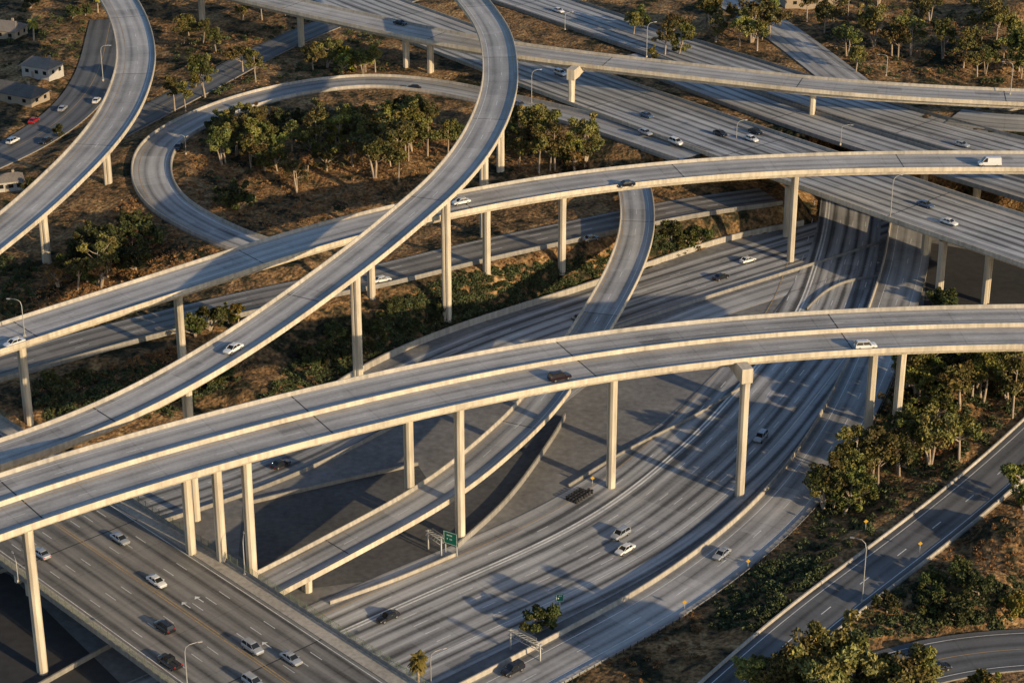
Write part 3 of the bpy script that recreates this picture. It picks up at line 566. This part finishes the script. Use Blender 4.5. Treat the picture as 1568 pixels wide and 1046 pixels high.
# ---------- street lamps and signs
def lamp(x,y,h,ang,z=None):
    p=G(x,y) if z is None else S(x,y,z);mb=MB()
    mb.tube([(0,0,-.3),(0,0,h*.85),(.25,0,h*.95),(1.,0,h),(2.6,0,h+.15)],[.13,.1,.08,.07,.06],'pole',6)
    mb.box((2.95,0,h+.12),(.85,.34,.16),'pole');mb.box((2.95,0,h+.02),(.6,.24,.06),'lamp_glass');mb.box((0,0,.2),(.45,.45,.5),'concrete')
    mb.build('street_lamp',p,ang)
for l in [(158,124,11,0,28),(38,515,9,3.,26.6),(814,160,11,.3,None),(990,88,11,.5,25.5),(1363,336,12,.6,17.5),(1127,226,8,.4,None),(1320,921,14,2.8,4),(287,1052,9,.4,8),(1547,145,10,3,25.5),(375,880,8,1.6,8),(1357,118,7,3,None),(865,47,6,.5,None),(285,237,6,3,None),(660,1046,7,.5,None),(28,890,5,2,8),(1287,222,6,0,17.5)]: lamp(*l)
def diamond(x,y,z=None,h=2.2):
    p=G(x,y) if z is None else S(x,y,z);mb=MB();mb.tube([(0,0,0),(0,0,h)],[.05,.05],'steel',5);s=.5
    b=mb.add([(0,-.04,h-s),(s,-.04,h),(0,-.04,h+s),(-s,-.04,h),(0,0,h-s),(s,0,h),(0,0,h+s),(-s,0,h)])
    mb.face((b,b+1,b+2,b+3),'sign_yellow');mb.face((b+7,b+6,b+5,b+4),'steel')
    for k in range(4): mb.face((b+k,b+(k+1)%4,b+4+(k+1)%4,b+4+k),'steel')
    mb.build('warning_sign',p)
for s in [(1408,846,4),(1145,872,None),(1325,812,4),(907,745,0),(1048,935,None)]: diamond(*s)
def gsign(x,y,z,W,Hh,h,ang,posts=((0,0),)):
    p=S(x,y,z);mb=MB()
    for q,_ in posts: mb.tube([(q,.25,-.3),(q,.25,h+Hh*.7)],[.16,.14],'pole',6)
    mb.box((0,0,h+Hh/2),(W,.1,Hh),'sign_green')
    for zz in(.12,Hh-.12): mb.box((0,-.06,h+zz),(W-.2,.03,.08),'white_paint')
    for xx in(-W/2+.12,W/2-.12): mb.box((xx,-.06,h+Hh/2),(.08,.03,Hh-.3),'white_paint')
    for k,(f,l) in enumerate(((.72,.7),(.42,.5))):
        n=int(W*l/.35)
        for j in range(n):
            if (j*7+k*3)%5: mb.box((-W*l/2+j*.35+.1,-.06,h+Hh*f),(.2,.03,.28),'white_paint')
    mb.build('highway_sign',p,ang)
gsign(690,850,0,3.4,3.,2.6,-.55,((-1.4,0),(1.4,0)))
gsign(857,935,.3,1.6,1.8,2.2,0.1)
def gantry(x,y,z,ang,a0,a1,h,panel):
    mb=MB()
    for q in(a0+.2,a1-.2): mb.tube([(q,0,-.3),(q,0,h+1.2)],[.2,.17],'pole',6)
    for y_ in(-.5,.5):
        for z_ in(h,h+1.1): mb.tube([(a0,y_,z_),(a1,y_,z_)],[.08,.08],'pole',5)
    k=a0
    while k<a1-.9:
        mb.tube([(k,-.5,h),(k+.9,-.5,h+1.1)],[.05,.05],'pole',4);mb.tube([(k,.5,h),(k+.9,.5,h+1.1)],[.05,.05],'pole',4);mb.tube([(k,-.5,h+1.1),(k+.9,.5,h+1.1)],[.05,.05],'pole',4);k+=.9
    if panel: mb.box(((a0+a1)/2,.7,h+.5),(panel,.1,2.2),'steel')
    mb.build('sign_gantry',S(x,y,z),ang)
gantry(806,1005,.3,-.75,-4.4,3.8,3.2,4.6);gantry(668,848,0,-.9,-3.,2.,3.4,3.6)
mb=MB()
for k in range(4):
    for j in range(7-k//2):
        c=(j*.95,k*.85-1.2,.5);mb.tube([(c[0],c[1],0),(c[0],c[1],.9),(c[0],c[1],.95)],[.3,.34,.22],'dark' if (j+k)%3 else 'rubber',8)
mb.build('crash_cushion',S(876,768,.1),.9)
# ---------- houses
def house(x,y,w,d,h,ang,roof,wallm,name='stucco_house'):
    p=G(x,y);e=bpy.data.objects.new(name,None);bpy.context.scene.collection.objects.link(e);e.location=p;e.rotation_euler=(0,0,ang)
    def part(mb,n): o=mb.build(n);o.parent=e
    mb=MB();mb.box((0,0,h/2-.5),(w,d,h+1),wallm);part(mb,'walls')
    mb=MB();a,c=w/2+.5,d/2+.5;r=h+d*.28;b=mb.add([(-a,-c,h),(a,-c,h),(a,c,h),(-a,c,h),(-a+c*.5,0,r),(a-c*.5,0,r),(-a,-c,h-.15),(a,-c,h-.15),(a,c,h-.15),(-a,c,h-.15)])
    for q in((0,1,5,4),(1,2,5),(2,3,4,5),(3,0,4),(9,8,7,6),(6,7,1,0),(7,8,2,1),(8,9,3,2),(9,6,0,3)): mb.face([b+i for i in q],roof)
    mb.box((w*.2,d*.18,r-.4),(.7,.7,1.6),'stucco_tan');part(mb,'roof')
    mb=MB()
    for k in(-.3,.05,.35): mb.box((k*w,-d/2-.02,h*.55),(1.4,.08,1.2),'glass')
    for k in(-.2,.25): mb.box((w/2+.02,k*d,h*.55),(.08,1.3,1.2),'glass')
    part(mb,'windows');mb=MB();mb.box((-.1*w,-d/2-.03,1.),(1.,.1,2.1),'stucco_tan');part(mb,'door')
house(66,115,11,8,3.8,-.45,'shingle_tan','stucco');house(26,152,20,9,3.2,-.5,'shingle','stucco_tan');house(8,55,13,9,3.2,-.3,'shingle_tan','stucco_tan');house(14,288,8,6,3,.3,'shingle_tan','stucco')
house(1232,8,18,10,4,.2,'shingle_tan','stucco_tan');house(1530,168,16,8,3.5,.0,'shingle_tan','stucco')
# ---------- light
sd=Vector((.74,-.67,0)).normalized();el=math.radians(15.5);sv=Vector((sd.x*math.cos(el),sd.y*math.cos(el),math.sin(el)))
sl=bpy.data.lights.new('sun','SUN');sl.energy=5;sl.angle=math.radians(.5);sl.color=(1,.76,.46)
so=bpy.data.objects.new('sun',sl);so.rotation_euler=sv.to_track_quat('Z','Y').to_euler();bpy.context.scene.collection.objects.link(so)
w=bpy.data.worlds.new('World');bpy.context.scene.world=w;w.use_nodes=True;nt=w.node_tree
sk=nt.nodes.new('ShaderNodeTexSky');sk.sky_type='NISHITA';sk.sun_disc=False;sk.sun_elevation=el;sk.sun_rotation=math.atan2(sd.x,sd.y);sk.ozone_density=2.8
bg=nt.nodes['Background'];bg.inputs[1].default_value=.14;nt.links.new(sk.outputs[0],bg.inputs[0])
cd=bpy.data.cameras.new('camera');cd.lens=F/1568*36;cd.sensor_width=36;cd.clip_end=20000
co=bpy.data.objects.new('camera',cd);co.location=(0,0,H);co.rotation_euler=(math.pi/2-TH,0,0);bpy.context.scene.collection.objects.link(co);bpy.context.scene.camera=co
vs=bpy.context.scene.view_settings;vs.view_transform='Standard';vs.look='None';vs.exposure=0;vs.gamma=1
